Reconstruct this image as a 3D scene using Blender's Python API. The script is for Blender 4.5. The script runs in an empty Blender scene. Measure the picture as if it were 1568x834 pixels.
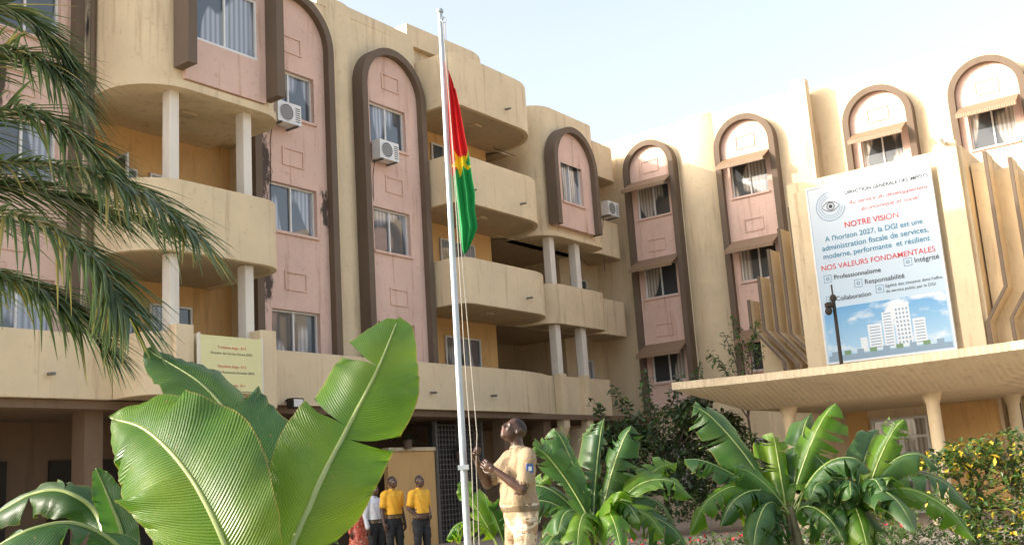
import bpy, bmesh, math, random
from mathutils import Vector, Matrix
from mathutils.kdtree import KDTree
random.seed(7)
S=bpy.context.scene
# ---------------------------------------------------------------- materials
def newmat(name):
    m=bpy.data.materials.new(name); m.use_nodes=True
    nt=m.node_tree; nt.nodes.clear()
    out=nt.nodes.new('ShaderNodeOutputMaterial'); p=nt.nodes.new('ShaderNodeBsdfPrincipled')
    nt.links.new(p.outputs[0],out.inputs[0])
    return m,nt,p,out
def N(nt,t,**kw):
    n=nt.nodes.new(t)
    for k,v in kw.items(): setattr(n,k,v)
    return n
def mixc(nt,fac,a,b,mode='MIX'):
    n=nt.nodes.new('ShaderNodeMix'); n.data_type='RGBA'; n.blend_type=mode
    for s,v in ((n.inputs['Factor'],fac),(n.inputs[6],a),(n.inputs[7],b)):
        if isinstance(v,(int,float)): s.default_value=v
        elif isinstance(v,tuple): s.default_value=v+(1,) if len(v)==3 else v
        else: nt.links.new(v,s)
    return n.outputs[2]
def noise(nt,vec,scale,detail=4,rough=.55):
    n=N(nt,'ShaderNodeTexNoise'); n.inputs['Scale'].default_value=scale; n.inputs['Detail'].default_value=detail
    n.inputs['Roughness'].default_value=rough
    if vec is not None: nt.links.new(vec,n.inputs['Vector'])
    return n.outputs[0]
def ramp(nt,f,a,b,ca=0,cb=1):
    n=N(nt,'ShaderNodeMapRange'); n.inputs[1].default_value=a; n.inputs[2].default_value=b
    n.inputs[3].default_value=ca; n.inputs[4].default_value=cb
    nt.links.new(f,n.inputs[0]); return n.outputs[0]
def mapping(nt,scale):
    t=N(nt,'ShaderNodeTexCoord'); m=N(nt,'ShaderNodeMapping'); m.inputs['Scale'].default_value=scale
    nt.links.new(t.outputs['Object'],m.inputs[0]); return m.outputs[0]
def stucco(name,col,dark=None,stain=.45,rough=.9,bump=.25,ribs=False,var=.88,spots=()):
    m,nt,p,out=newmat(name)
    v=mapping(nt,(1,1,1)); vs=mapping(nt,(3.2,3.2,.28))
    dark=dark or tuple(c*.42 for c in col)
    c=mixc(nt,ramp(nt,noise(nt,v,.9,3),.35,.7),col,tuple(x*var for x in col))
    c=mixc(nt,ramp(nt,noise(nt,vs,1.3,5,.65),.55,.80,0,stain),c,dark)
    c=mixc(nt,ramp(nt,noise(nt,v,6,4,.75),.58,.74,0,stain*.5),c,dark)
    for (sx_,sy_,sz_,rx_,rz_) in spots:
        mp=N(nt,'ShaderNodeMapping',vector_type='TEXTURE'); mp.inputs['Location'].default_value=(sx_,sy_,sz_); mp.inputs['Scale'].default_value=(rx_,.8,rz_)
        nt.links.new(v,mp.inputs[0]); ln=N(nt,'ShaderNodeVectorMath',operation='LENGTH'); nt.links.new(mp.outputs[0],ln.inputs[0])
        ad=N(nt,'ShaderNodeMath',operation='MULTIPLY_ADD'); nt.links.new(noise(nt,mapping(nt,(3,3,1.2)),2.5,5,.7),ad.inputs[0]); ad.inputs[1].default_value=2.2; nt.links.new(ln.outputs['Value'],ad.inputs[2])
        c=mixc(nt,ramp(nt,ad.outputs[0],1.55,1.85,.9,0),c,(.03,.022,.018))
    nt.links.new(c,p.inputs['Base Color']); p.inputs['Roughness'].default_value=rough
    b=N(nt,'ShaderNodeBump'); b.inputs['Strength'].default_value=bump; b.inputs['Distance'].default_value=.02
    h=noise(nt,v,38,2)
    if ribs:
        w=N(nt,'ShaderNodeTexWave'); w.inputs['Scale'].default_value=2.2; w.bands_direction='Y'
        nt.links.new(v,w.inputs[0]); 
        a=N(nt,'ShaderNodeMath',operation='ADD'); nt.links.new(w.outputs[1],a.inputs[0]); nt.links.new(h,a.inputs[1]); h=a.outputs[0]
        b.inputs['Distance'].default_value=.04; b.inputs['Strength'].default_value=.5
    nt.links.new(h,b.inputs['Height']); nt.links.new(b.outputs[0],p.inputs['Normal'])
    return m
def plain(name,col,rough=.6,metal=0,var=.15,spec=.5):
    m,nt,p,out=newmat(name)
    v=mapping(nt,(1,1,1))
    c=mixc(nt,ramp(nt,noise(nt,v,6,2),.35,.7),col,tuple(x*(1-var) for x in col))
    nt.links.new(c,p.inputs['Base Color']); p.inputs['Roughness'].default_value=rough; p.inputs['Metallic'].default_value=metal
    p.inputs['Specular IOR Level'].default_value=spec
    return m
BEI=stucco('beige_stucco',(.74,.595,.39),(.34,.20,.10),stain=.75)
BEIR=stucco('beige_ribbed_concrete',(.76,.62,.42),(.34,.22,.12),stain=.55,ribs=True)
YEL=stucco('ochre_plaster',(.74,.46,.19),(.38,.18,.06),stain=.8)
PINK=stucco('pink_plaster',(.73,.51,.42),(.36,.18,.10),stain=.9,spots=[(7.2,.8,10.0,.3,1.5),(7.25,.8,7.0,.22,1.1),(9.3,.8,9.2,.2,.9),(.2,.8,10.2,.3,1.3)])
BRN=stucco('brown_frame_paint',(.16,.115,.08),(.07,.05,.03),stain=.4)
DRT=stucco('stained_wall',(.60,.48,.34),(.03,.025,.02),stain=1.9)
DARK=plain('dark_interior',(.035,.028,.022),.9)
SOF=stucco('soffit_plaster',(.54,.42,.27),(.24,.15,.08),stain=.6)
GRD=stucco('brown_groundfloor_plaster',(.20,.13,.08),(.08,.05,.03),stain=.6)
WHT=plain('white_aluminium',(.75,.74,.72),.35,var=.08)
COLM=stucco('cream_column_paint',(.78,.72,.63),(.40,.30,.2),stain=.35)
def awnmat():
    m,nt,p,out=newmat('brown_corrugated_awning')
    v=mapping(nt,(1,1,1)); w=N(nt,'ShaderNodeTexWave'); w.inputs['Scale'].default_value=4.2; w.bands_direction='Y'
    nt.links.new(v,w.inputs[0])
    c=mixc(nt,w.outputs[1],(.24,.155,.09),(.31,.20,.12)); nt.links.new(c,p.inputs['Base Color'])
    p.inputs['Roughness'].default_value=.6
    b=N(nt,'ShaderNodeBump'); b.inputs['Strength'].default_value=.4; b.inputs['Distance'].default_value=.02
    nt.links.new(w.outputs[1],b.inputs['Height']); nt.links.new(b.outputs[0],p.inputs['Normal']); return m
AWN=awnmat()
def glassmat(name,axis,light,dark,bias):
    m,nt,p,out=newmat(name)
    w=N(nt,'ShaderNodeTexWave'); w.inputs['Scale'].default_value=2.3; w.bands_direction=axis
    w.inputs['Distortion'].default_value=2.2; w.inputs['Detail'].default_value=2; w.inputs['Detail Scale'].default_value=.6
    nt.links.new(mapping(nt,(1,1,.12)),w.inputs[0])
    cur=mixc(nt,w.outputs[1],tuple(c*.45 for c in light),light)
    msk=ramp(nt,noise(nt,mapping(nt,(.9,.9,.35)),1.1,1),bias,bias+.03)
    c=mixc(nt,msk,cur,dark)
    nt.links.new(c,p.inputs['Base Color']); p.inputs['Roughness'].default_value=.7
    p.inputs['Coat Weight'].default_value=1; p.inputs['Coat Roughness'].default_value=.03; p.inputs['Coat IOR'].default_value=1.6
    return m
GLL=glassmat('window_glass_with_curtain','X',(.38,.41,.47),(.04,.055,.07),.47)
GLR=glassmat('window_glass_curtained','Y',(.50,.45,.39),(.03,.035,.04),.46)
# ---------------------------------------------------------------- mesh builder
class MB:
    def __init__(s,name,parent=None,T=None): s.name=name; s.v=[]; s.f=[]; s.m=[]; s.mats=[]; s.parent=parent; s.T=T; s.uv={}
    def mi(s,m):
        if m not in s.mats: s.mats.append(m)
        return s.mats.index(m)
    def add(s,vs,fs,m,T=None,uv=None):
        o=len(s.v); T=T or s.T
        s.v+=[tuple(T(*p)) if T else tuple(p) for p in vs]
        k=s.mi(m)
        if uv:
            for i,c in enumerate(uv): s.uv[o+i]=c
        for f in fs: s.f.append([o+i for i in f]); s.m.append(k)
    def box(s,x0,x1,y0,y1,z0,z1,m,T=None):
        vs=[(x,y,z) for z in (z0,z1) for y in (y0,y1) for x in (x0,x1)]
        s.add(vs,[(0,2,3,1),(4,5,7,6),(0,1,5,4),(2,6,7,3),(0,4,6,2),(1,3,7,5)],m,T)
    def prism(s,poly,z0,z1,m,T=None):
        n=len(poly); vs=[(p[0],p[1],z0) for p in poly]+[(p[0],p[1],z1) for p in poly]
        s.add(vs,[tuple(range(n))[::-1],tuple(range(n,2*n))]+[(i,(i+1)%n,n+(i+1)%n,n+i) for i in range(n)],m,T)
    def off(s,path,th):
        n=len(path); inn=[]
        for i in range(n):
            a=Vector(path[max(i-1,0)][:2]); b=Vector(path[min(i+1,n-1)][:2]); d=(b-a).normalized()
            inn.append((path[i][0]-d.y*th,path[i][1]+d.x*th))
        return inn
    def strip(s,path,th,z0,z1,m,T=None):
        n=len(path); inn=s.off(path,th)
        vs=[(p[0],p[1],z) for z in (z0,z1) for p in path]+[(p[0],p[1],z) for z in (z0,z1) for p in inn]
        fs=[]
        for i in range(n-1):
            fs+=[(i,i+1,n+i+1,n+i),(2*n+i+1,2*n+i,3*n+i,3*n+i+1),(n+i,n+i+1,3*n+i+1,3*n+i),(i+1,i,2*n+i,2*n+i+1)]
        fs+=[(0,n,3*n,2*n),(n-1,3*n-1,4*n-1,2*n-1)]
        s.add(vs,fs,m,T)
    def cyl(s,c0,c1,r0,r1,m,n=12,T=None,cap=True):
        c0=Vector(c0);c1=Vector(c1);d=(c1-c0).normalized()
        a=d.orthogonal().normalized(); b=d.cross(a)
        vs=[]
        for c,r in ((c0,r0),(c1,r1)):
            for i in range(n):
                t=2*math.pi*i/n; vs.append(tuple(c+a*math.cos(t)*r+b*math.sin(t)*r))
        fs=[(i,(i+1)%n,n+(i+1)%n,n+i) for i in range(n)]
        if cap: fs+=[tuple(range(n))[::-1],tuple(range(n,2*n))]
        s.add(vs,fs,m,T)
    def tube(s,pts,rs,m,n=8):
        pts=[Vector(p) for p in pts]; vs=[]; k=len(pts)
        a=None
        for i in range(k):
            d=(pts[min(i+1,k-1)]-pts[max(i-1,0)]).normalized()
            a=d.orthogonal().normalized() if a is None else (a-d*a.dot(d)).normalized()
            b=d.cross(a)
            for j in range(n):
                t=2*math.pi*j/n; vs.append(tuple(pts[i]+a*math.cos(t)*rs[i]+b*math.sin(t)*rs[i]))
        fs=[(i*n+j,i*n+(j+1)%n,(i+1)*n+(j+1)%n,(i+1)*n+j) for i in range(k-1) for j in range(n)]
        fs+=[tuple(range(n))[::-1],tuple(range((k-1)*n,k*n))]
        s.add(vs,fs,m)
    def ell(s,c,r,m,R=None,nu=14,nv=9):
        c=Vector(c); R=R or Matrix.Identity(3); vs=[]
        for i in range(nv+1):
            ph=math.pi*i/nv
            for j in range(nu):
                th=2*math.pi*j/nu
                vs.append(tuple(c+R@Vector((r[0]*math.sin(ph)*math.cos(th),r[1]*math.sin(ph)*math.sin(th),r[2]*math.cos(ph)))))
        s.add(vs,[(i*nu+j,(i+1)*nu+j,(i+1)*nu+(j+1)%nu,i*nu+(j+1)%nu) for i in range(nv) for j in range(nu)],m)
    def done(s,smooth=None,bevel=0,recalc=True):
        me=bpy.data.meshes.new(s.name); me.from_pydata(s.v,[],s.f)
        for m in s.mats: me.materials.append(m)
        me.polygons.foreach_set('material_index',s.m); me.update()
        if s.uv:
            ul=me.uv_layers.new(name='UVMap')
            for l in me.loops: ul.data[l.index].uv=s.uv.get(l.vertex_index,(0,0))
        if recalc:
            bm=bmesh.new(); bm.from_mesh(me); bmesh.ops.recalc_face_normals(bm,faces=bm.faces[:]); bm.to_mesh(me); bm.free()
        if smooth:
            me.polygons.foreach_set('use_smooth',[True]*len(me.polygons)); me.set_sharp_from_angle(angle=math.radians(smooth))
        o=bpy.data.objects.new(s.name,me)
        S.collection.objects.link(o)
        if s.parent: o.parent=s.parent
        if bevel:
            b=o.modifiers.new('bevel','BEVEL'); b.width=bevel; b.segments=2; b.limit_method='ANGLE'; b.angle_limit=math.radians(50)
        return o
def arc(cx,cy,r,a0,a1,n=12):
    return [(cx+r*math.cos(math.radians(a0+(a1-a0)*i/n)),cy+r*math.sin(math.radians(a0+(a1-a0)*i/n))) for i in range(n+1)]
def empty(name,loc=(0,0,0),rz=0):
    e=bpy.data.objects.new(name,None); S.collection.objects.link(e); e.location=loc; e.rotation_euler=(0,0,rz); e.empty_display_size=.3; return e
ROT=math.atan2(.812,.584); ORG=(-9.75,19.6,0)
BLD=empty('office_building',ORG,ROT)
def TL(w0): return lambda a,b,c:(a,w0-b,c)
def TR(u0): return lambda a,b,c:(u0-b,-a,c)
# ---------------------------------------------------------------- left wing walls
W=MB('walls',BLD)
TOP=15.3
W.box(-5,2.3,1,9,3.73,TOP,BEI)
W.box(2.3,7.0,1.9,9,3.73,10.6,YEL)
W.box(2.3,7.0,1.001,9,10.6,TOP,BEI)
W.box(7.0,13.56,1,9,3.73,TOP,BEI)
W.box(13.56,18.2,1.9,9,3.73,13.2,YEL)
W.box(13.56,18.2,1.2,9,13.2,TOP,BEI)
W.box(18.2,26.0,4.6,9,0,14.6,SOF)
W.box(23.2,26.6,2.4,4.6,0,14.8,BEI)
dr=[(13.3,4),(13.3,1.02)]+arc(16.4,2.45,1.55,-90,0,14)+[(17.95,4)]
W.prism(dr,TOP,16.0,BEI)
W.prism([(9.4,4),(9.4,.98),(13.4,1.0),(13.4,4)],TOP,15.62,BEI)
W.prism([(9.75,1.05)]+[(9.75+ (10.75-9.75)*i/8,1.0-.12*math.sin(math.pi*i/8)) for i in range(9)]+[(10.75,1.05)],3.73,15.6,BEI)
bay=[(2.2,2)]+arc(3.4,0,1.2,180,270,12)+arc(5.4,-.3,.9,270,360,10)+[(6.3,2)]
W.prism(bay,10.45,TOP+.6,BEI)
lip=[(2.14,1)]+arc(3.4,0,1.26,180,270,12)+arc(5.4,-.3,.96,270,360,10)+[(6.36,1)]
W.prism(lip,10.38,10.56,BEI)
b3=[(19.2,4.7)]+arc(20.1,1.2,.9,180,270,10)+arc(22.7,.8,.5,270,360,8)+[(23.2,4.7)]
W.prism(b3,10.05,14.75,BEI)
# ground floor
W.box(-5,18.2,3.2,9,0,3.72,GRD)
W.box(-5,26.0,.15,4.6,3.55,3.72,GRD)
for u in (-3.5,-.6,2.1,8.2,16.4,18.6,22.0):
    W.box(u,u+.42,.5,.95,0,3.55,GRD)
for i,u in enumerate((-3.0,-.1,2.9,5.2,8.9)):
    W.box(u,u+2.0,3.1,3.25,.0,2.7,DARK)
W.box(11.6,13.6,1.0,1.15,0,2.65,YEL)
W.box(11.6,13.6,.94,1.2,2.65,2.75,BEI)
# right wing
W.box(26.0,34,-6.9,4.6,0,15.1,BEI)
W.box(26.8,34,-26,-6.9,0,TOP,BEI)
W.box(25.9,26.3,-7.1,-6.55,0,15.4,BEI)
bul=[(26.05,-3.35)]+[(26.0-.28*math.sin(math.pi*i/10),-3.3+1.6*i/10) for i in range(11)]+[(26.05,-1.65)]
W.prism(bul,0,15.13,BEI)
W.done(35)
D=MB('stained_downpipe',BLD); D.box(2.0,2.28,.55,1.0,3.9,15.3,DRT)
D.cyl((2.12,.45,5),(2.12,.45,15.3),.06,.06,BRN); D.done(bevel=.02)
# ---------------------------------------------------------------- parapets and slabs
P=MB('balconies',BLD)
def balcony(path,z0,z1,th=.16,poly=None):
    P.strip(path,th,z0,z1,BEI)
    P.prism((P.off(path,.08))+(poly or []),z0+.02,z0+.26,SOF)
lb=[(2.2,1.5)]+arc(3.4,0,1.2,180,270,12)+arc(5.4,-.3,.9,270,360,10)+[(6.3,1.9)]
balcony(lb,6.75,8.32,poly=[(2.3,1.9)])
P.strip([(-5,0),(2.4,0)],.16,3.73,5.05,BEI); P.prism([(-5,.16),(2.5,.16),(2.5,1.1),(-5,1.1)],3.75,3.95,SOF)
l1=[(2.4,.0),(2.4,-.6)]+arc(2.9,-.7,.5,180,270,6)+[(5.6,-1.2),(5.6,0)]
P.strip(l1,.16,3.73,5.02,BEI); P.prism(P.off(l1,.08)+[(5.5,1.9),(2.45,1.9)],3.75,3.95,SOF)
P.box(2.98,3.42,-1.32,-1.0,3.55,5.18,BEI)
P.box(5.18,5.62,-1.34,-.9,3.5,5.22,BEI)
P.add([(5.2,-1.3,3.5),(5.6,-1.3,3.5),(5.6,.8,3.5),(5.2,.8,3.5),(5.2,-.9,2.35),(5.6,-.9,2.35),(5.6,.1,1.9),(5.2,.1,1.9)],[(0,1,2,3),(4,7,6,5),(0,4,5,1),(1,5,6,2),(2,6,7,3),(3,7,4,0)],BEI)
P.box(5.22,5.58,-.6,-.1,0,2.4,BEI)
m1=[(5.6,0),(15.5,-.0),(17.0,.02),(18.3,.25),(19.2,.55),(19.8,.45),(23.0,.45),(23.2,.9),(23.3,2.4)]
P.strip(m1,.16,3.73,5.05,BEI); P.prism(P.off(m1,.08)+[(5.6,1.9)],3.75,3.95,SOF)
for uu in (19.4,20.9):
    P.box(uu,uu+.35,.2,.5,3.3,5.1,BEI)
    P.add([(uu,.2,3.3),(uu+.35,.2,3.3),(uu+.35,1.6,3.3),(uu,1.6,3.3),(uu,.7,2.3),(uu+.35,.7,2.3),(uu+.35,1.5,2.0),(uu,1.5,2.0)],[(0,1,2,3),(4,7,6,5),(0,4,5,1),(1,5,6,2),(2,6,7,3),(3,7,4,0)],BEI)
    P.box(uu,uu+.35,1.0,1.4,0,2.3,BEI)
for z0,z1,e in ((6.85,8.25,.12),(9.95,11.45,.05),(13.05,14.75,-.15)):
    rp=[(13.62,1.9),(13.62,.1)]+arc(14.1,.0,.45,180,270,5)+arc(17.15+e,1.25,1.7,-90,30,18)
    rp+= [(18.2,2.4)]
    balcony(rp,z0,z1)
for z in (6.85,9.95,13.05):
    P.box(18.2,23.2,1.6,4.6,z,z+.28,SOF)
c3=[(19.25,4)]+[(19.25,1.2)]+arc(19.9,.9,.6,180,270,6)+arc(22.6,.8,.5,270,360,6)+[(23.1,2.4)]
balcony(c3,6.85,8.25)
c3l=[(19.15,2.0)]+arc(20.1,1.2,.98,180,270,10)+arc(22.7,.8,.58,270,360,8)+[(23.28,2.0)]
P.prism(c3l,9.95,10.12,BEI)
for z0,z1 in ((6.85,8.2),(9.95,11.35),(13.1,14.5)):
    q=[(23.2,1.5)]+arc(23.7,1.3,.5,180,270,6)+arc(25.0,1.4,.6,270,360,6)+[(25.6,2.5)]
    balcony(q,z0,z1)
P.done(40,.012)
C=MB('columns',BLD)
for u in (3.1,5.1):
    C.box(u,u+.24,-.95,-.68,8.3,10.4,COLM); C.box(u,u+.24,-.95,-.68,5.0,6.76,COLM)
    C.box(u+.05,u+.12,-.66,-.6,5.0,10.4,COLM)
for u in (19.75,21.4):
    C.box(u,u+.3,.5,.8,8.2,9.96,COLM); C.box(u,u+.3,.5,.8,5.0,6.86,COLM)
C.done(bevel=.02)
# ---------------------------------------------------------------- windows
WI=MB('windows',BLD)
def window(T,a0,a1,z0,z1,g,div=2,fr=.05,b=0):
    WI.box(a0,a1,b+.0,b+.02,z0,z1,g,T)
    WI.box(a0-.0,a1,b+.02,b+.07,z1-fr,z1,WHT,T); WI.box(a0,a1,b+.02,b+.09,z0,z0+fr,WHT,T)
    for i in range(div+1):
        x=a0+(a1-a0-fr)*i/div; WI.box(x,x+fr,b+.02,b+.072,z0+fr,z1-fr,WHT,T)
F=MB('arched_frames',BLD); PA=MB('pink_panels',BLD)
def archpanel(T,a0,a1,zb,zt,wins,wa0,wa1,g,fth=.22,fpr=.42,pb=.22,awn=False,pink=PINK,niche=True):
    R=(a1-a0)/2; c=(a0+a1)/2; zc=zt-R; n=20
    def prof(r): return [(c-r,zb)]+[(c-r*math.cos(math.pi*i/n),zc+r*math.sin(math.pi*i/n)) for i in range(n+1)]+[(c+r,zb)]
    o=prof(R); i_=prof(R-fth); k=len(o)
    vs=[(p[0],fpr,p[1]) for p in o]+[(p[0],fpr,p[1]) for p in i_]+[(p[0],-.02,p[1]) for p in o]+[(p[0],-.02,p[1]) for p in i_]
    fs=[]
    for j in range(k-1):
        fs+=[(j,j+1,k+j+1,k+j),(k+j,k+j+1,3*k+j+1,3*k+j),(j+1,j,2*k+j,2*k+j+1)]
    F.add(vs,fs,BRN,T)
    r=R-fth+.01; L=c-r; Rr=c+r
    PA.box(L,wa0,-.01,pb,zb,zc,pink,T); PA.box(wa1,Rr,-.01,pb,zb,zc,pink,T)
    zs=[zb]
    for (q0,q1) in wins: zs+=[q0,q1]
    zs.append(zc)
    for j in range(0,len(zs),2):
        if zs[j+1]>zs[j]+.01: PA.box(wa0,wa1,-.01,pb,zs[j],zs[j+1],pink,T)
    hd=[(c-r*math.cos(math.pi*i/n),pb,zc+r*math.sin(math.pi*i/n)) for i in range(n+1)]
    PA.add(hd,[tuple(range(n+1))],pink,T)
    for (q0,q1) in wins:
        window(T,wa0,wa1,q0,q1,g,2,b=.03)
        PA.box(wa0-.05,wa1+.05,pb,pb+.06,q0-.07,q0-.0,pink,T)
        if niche:
            x0=c-.38; x1=c+.38; zz=q1+.55 
            if zz+.5<zt-.3:
                for bx in ((x0,x1,zz+.42,zz+.47),(x0,x0+.045,zz,zz+.42),(x1-.045,x1,zz,zz+.42),(x0,x1,zz-.04,zz)):
                    PA.box(bx[0],bx[1],pb,pb+.03,bx[2],bx[3],pink,T)
        if awn:
            y0=wa0-.22; y1=wa1+.22; zt2=q1+.22
            AW.add([(y0,pb,zt2),(y1,pb,zt2),(y1,pb+.75,zt2-.45),(y0,pb+.75,zt2-.45),(y0,pb,zt2+.04),(y1,pb,zt2+.04),(y1,pb+.77,zt2-.41),(y0,pb+.77,zt2-.41)],
              [(0,1,2,3),(4,7,6,5),(0,3,7,4),(1,5,6,2),(3,2,6,7)],AWN,T)
            AW.box(y0,y1,pb+.75,pb+.79,zt2-.54,zt2-.40,AWN,T)
AW=MB('window_awnings',BLD)
w3=[(5.0,6.25),(8.3,9.6),(11.5,12.8)]
archpanel(TL(1),-.75,2.0,3.95,15.0,w3,.05,1.55,GLL)
archpanel(TL(1),-4.6,-1.8,3.95,15.0,w3,-4.0,-2.4,GLL)
archpanel(TL(1),6.75,9.62,3.95,15.15,w3,7.35,9.0,GLL)
archpanel(TL(1),10.73,13.52,3.95,14.6,w3,11.2,12.75,GLL)
archpanel(TL(.3),19.55,22.4,10.3,14.1,[(11.25,12.95)],20.2,21.6,GLL,niche=False)
for c0,c1,u in ((-.6,1.65,26.0),(3.4,5.8,26.0),(8.1,10.55,26.8),(11.75,14.2,26.8),(16,18.45,26.8),(20,22.45,26.8)):
    c=(c0+c1)/2
    archpanel(TR(u),c0,c1,3.9,14.6,w3,c-.72,c+.72,GLR,awn=True)
T=TL(-1.2)
PA.box(3.25,3.4,-.01,.1,10.6,15.8,PINK,T); PA.box(5.25,5.5,-.01,.1,10.6,15.8,PINK,T); PA.box(3.4,5.25,-.01,.1,10.6,11.6,PINK,T)
window(T,3.4,5.25,11.6,13.1,GLL,2,b=.01); PA.box(3.4,5.25,-.01,.1,13.1,15.8,PINK,T)
F.box(3.02,3.25,-.01,.5,10.8,15.9,BRN,T); F.box(5.5,5.73,-.01,.5,10.7,15.9,BRN,T)
for z in (5.0,8.2):
    window(TL(1.9),4.55,5.75,z-.9,z+1.25,GLL,2,b=.01)
    window(TL(1.9),2.9,4.2,z,z+1.25,GLL,2,b=.01)
    window(TL(1.9),15.4,17.2,z-.1,z+1.3,GLL,3,b=.01)
window(TL(1.9),15.2,17.0,11.35,12.7,GLL,3,b=.01)
# open casement
for (x0,x1,z0,z1) in ((1.0,1.06,8.4,9.5),(1.84,1.9,8.4,9.5),(1.06,1.84,8.4,8.46),(1.06,1.84,9.44,9.5)): WI.box(3.36,3.41,x0,x1,z0,z1,WHT)
WI.box(3.38,3.39,1.06,1.84,8.46,9.44,GLL)
F.done(40); PA.done(); AW.done()
for v0 in (-.4,3.6): window(TR(26.0),v0,v0+1.9,.9,2.6,GLR,2,b=.01)
for z in (5.0,8.2,11.4): window(TL(4.6),19.6,21.0,z,z+1.2,GLL,2,b=.01)
for z in (5.0,8.2,11.4): window(TL(2.4),23.9,25.0,z,z+1.1,GLL,2,b=.01)
WI.done()
G=MB('metal_grille_gate',BLD)
GR=plain('grey_ironwork',(.20,.19,.18),.5,.4)
G.box(13.7,15.8,1.25,1.3,0,3.4,DARK)
for i in range(15): x=13.7+i*.15; G.box(x,x+.025,1.0,1.03,0,3.4,GR)
for i in range(24): z=.05+i*.145; G.box(13.7,15.8,.975,.998,z,z+.022,GR)
for x in (13.62,14.7,15.8): G.box(x,x+.08,.93,1.06,0,3.5,GR)
G.done()
# air conditioners
def aircon(a,b,z,T,mat=WHT,n=14):
    o=MB('air_conditioner',BLD)
    o.box(a,a+.8,b,b+.32,z,z+.56,mat,T)
    cx=a+.3; cz=z+.28
    for r in (.23,.17,.11,.05):
        for i in range(18):
            t0=2*math.pi*i/18; t1=2*math.pi*(i+1)/18
            o.add([(cx+r*math.cos(t),b+.335,cz+r*math.sin(t)) for t in (t0,t1)]+[(cx+(r-.02)*math.cos(t),b+.335,cz+(r-.02)*math.sin(t)) for t in (t1,t0)],[(0,1,2,3)],mat,T)
    o.add([(cx+.235*math.cos(2*math.pi*i/20),b+.325,cz+.235*math.sin(2*math.pi*i/20)) for i in range(20)],[tuple(range(20))],DARK,T)
    for i in range(7): o.box(a+.6,a+.76,b+.32,b+.326,z+.08+i*.06,z+.1+i*.06,DARK,T)
    o.box(a+.1,a+.14,b-.2,b+.34,z-.05,z,GR,T); o.box(a+.66,a+.7,b-.2,b+.34,z-.05,z,GR,T)
    o.tube([T(a+.05,b+.05,z),T(a,b,z-.5),T(a+.08,b-.1,z-1.3),T(a+.06,b-.1,z-2.2)],[.012]*4,DARK,6)
    o.done()
aircon(7.3,.35,11.1,TL(1)); aircon(11.15,.3,10.95,TL(1)); aircon(24.0,.1,11.5,TL(.9)); aircon(8.7,.3,10.2,TR(26.8))
o=MB('flood_lamp',BLD); o.box(6.9,7.25,-.42,-.2,3.62,3.86,DARK); o.box(6.93,7.22,-.43,-.421,3.65,3.83,WHT); o.box(7.04,7.1,-.2,0.0,3.8,3.86,DARK); o.done(bevel=.01)
o=MB('soffit_light',BLD); o.box(4.0,4.4,-.2,.1,10.3,10.38,SOF); o.box(15.6,16.0,.3,.6,13.0,13.07,SOF); o.box(15.6,16.0,.3,.6,9.88,9.97,SOF); o.box(15.6,16.0,.3,.6,6.79,6.87,SOF); o.done(bevel=.02)
o=MB('drain_spouts',BLD)
for (x,y,z) in ((16.3,-.45,13.5),(16.8,-.45,10.4),(16.8,-.45,7.3),(14.2,-.45,10.35),(9.0,0,4.2),(12.4,0,4.2),(15.2,0,4.2),(1.0,0,4.2)):
    o.cyl((x,y+.05,z),(x,y-.22,z-.02),.035,.035,GR,10)
o.tube([(18.1,1.4,14.6),(18.0,1.35,13.0),(23.25,1.2,12.9),(23.3,1.2,11.6)],[.012]*4,DARK,5)
o.tube([(26.0-.03,.2,14.2),(25.97,.6,10),(25.97,.3,7),(25.97,.55,4)],[.02]*4,GR,6)
o.done(40)
# tower with fins and entrance block
E=MB('entrance_tower',BLD)
E.box(21.2,26.7,-13.0,-7.7,0,10.25,BEI)
E.box(21.0,21.2,-12.9,-12.3,3.7,10.4,BEI)
E.box(21.05,21.2,-8.4,-7.75,3.7,9.9,BEI)
lf=[(6.0,6.8),(6.42,7.5),(6.85,8.3),(7.27,8.9),(7.7,9.5)]
def fin(path,u0,u1,m_,th=.1):
    n=len(path)
    vs=[(u,-a,z) for u in (u0,u1) for (a,z) in path]+[(u,-(a+th),z) for u in (u0,u1) for (a,z) in path]
    fs=[]
    for j in range(n-1):
        fs+=[(j,j+1,n+j+1,n+j),(2*n+j+1,2*n+j,3*n+j,3*n+j+1),(j,2*n+j,2*n+j+1,j+1),(n+j,n+j+1,3*n+j+1,3*n+j)]
    fs+=[(0,n,3*n,2*n),(n-1,2*n-1,4*n-1,3*n-1)]
    E.add(vs,fs,m_)
for k,(v,t) in enumerate(lf):
    nv=lf[k+1][0] if k<4 else 7.72
    E.box(21.8,26,-nv,-v,0,t-.12,BEI)
    path=[(v,t),(v,5.9-.12*k),(v+.95,4.7-.1*k),(v+.95,3.6)]
    fin(path,21.12,21.9,BEI,.09); fin(path,21.06,21.12,BRN,.09)
for k in range(6):
    v=13.05+.62*k; t=9.9-.32*k
    E.box(21.8,26.7,-(v+.62),-v,0,t-.1,BEI)
    path=[(v+.5,t),(v+.5,6.0),(v-.1,5.1),(v-.1,4.5),(v+.35,3.9),(v+.35,2.2),(v+.1,1.2),(v+.1,0)]
    fin(path,21.12,21.9,BEI); fin(path,21.06,21.12,BRN)
E.box(21.1,21.21,-9.3,-8.7,0,2.95,YEL); E.box(21.1,21.21,-12.9,-11.1,0,2.95,YEL)
E.done()
ED=MB('entrance_door',BLD)
T=TR(21.2)
for a,b_ in ((9.4,10.2),(10.2,11.0)):
    ED.box(a,b_,.0,.03,0,2.7,GLR,T)
    ED.box(a,a+.07,.03,.09,0,2.7,WHT,T); ED.box(b_-.07,b_,.03,.09,0,2.7,WHT,T)
    for z in (0,.9,2.1,2.63): ED.box(a+.07,b_-.07,.03,.085,z,z+.07,WHT,T)
ED.done()
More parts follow.
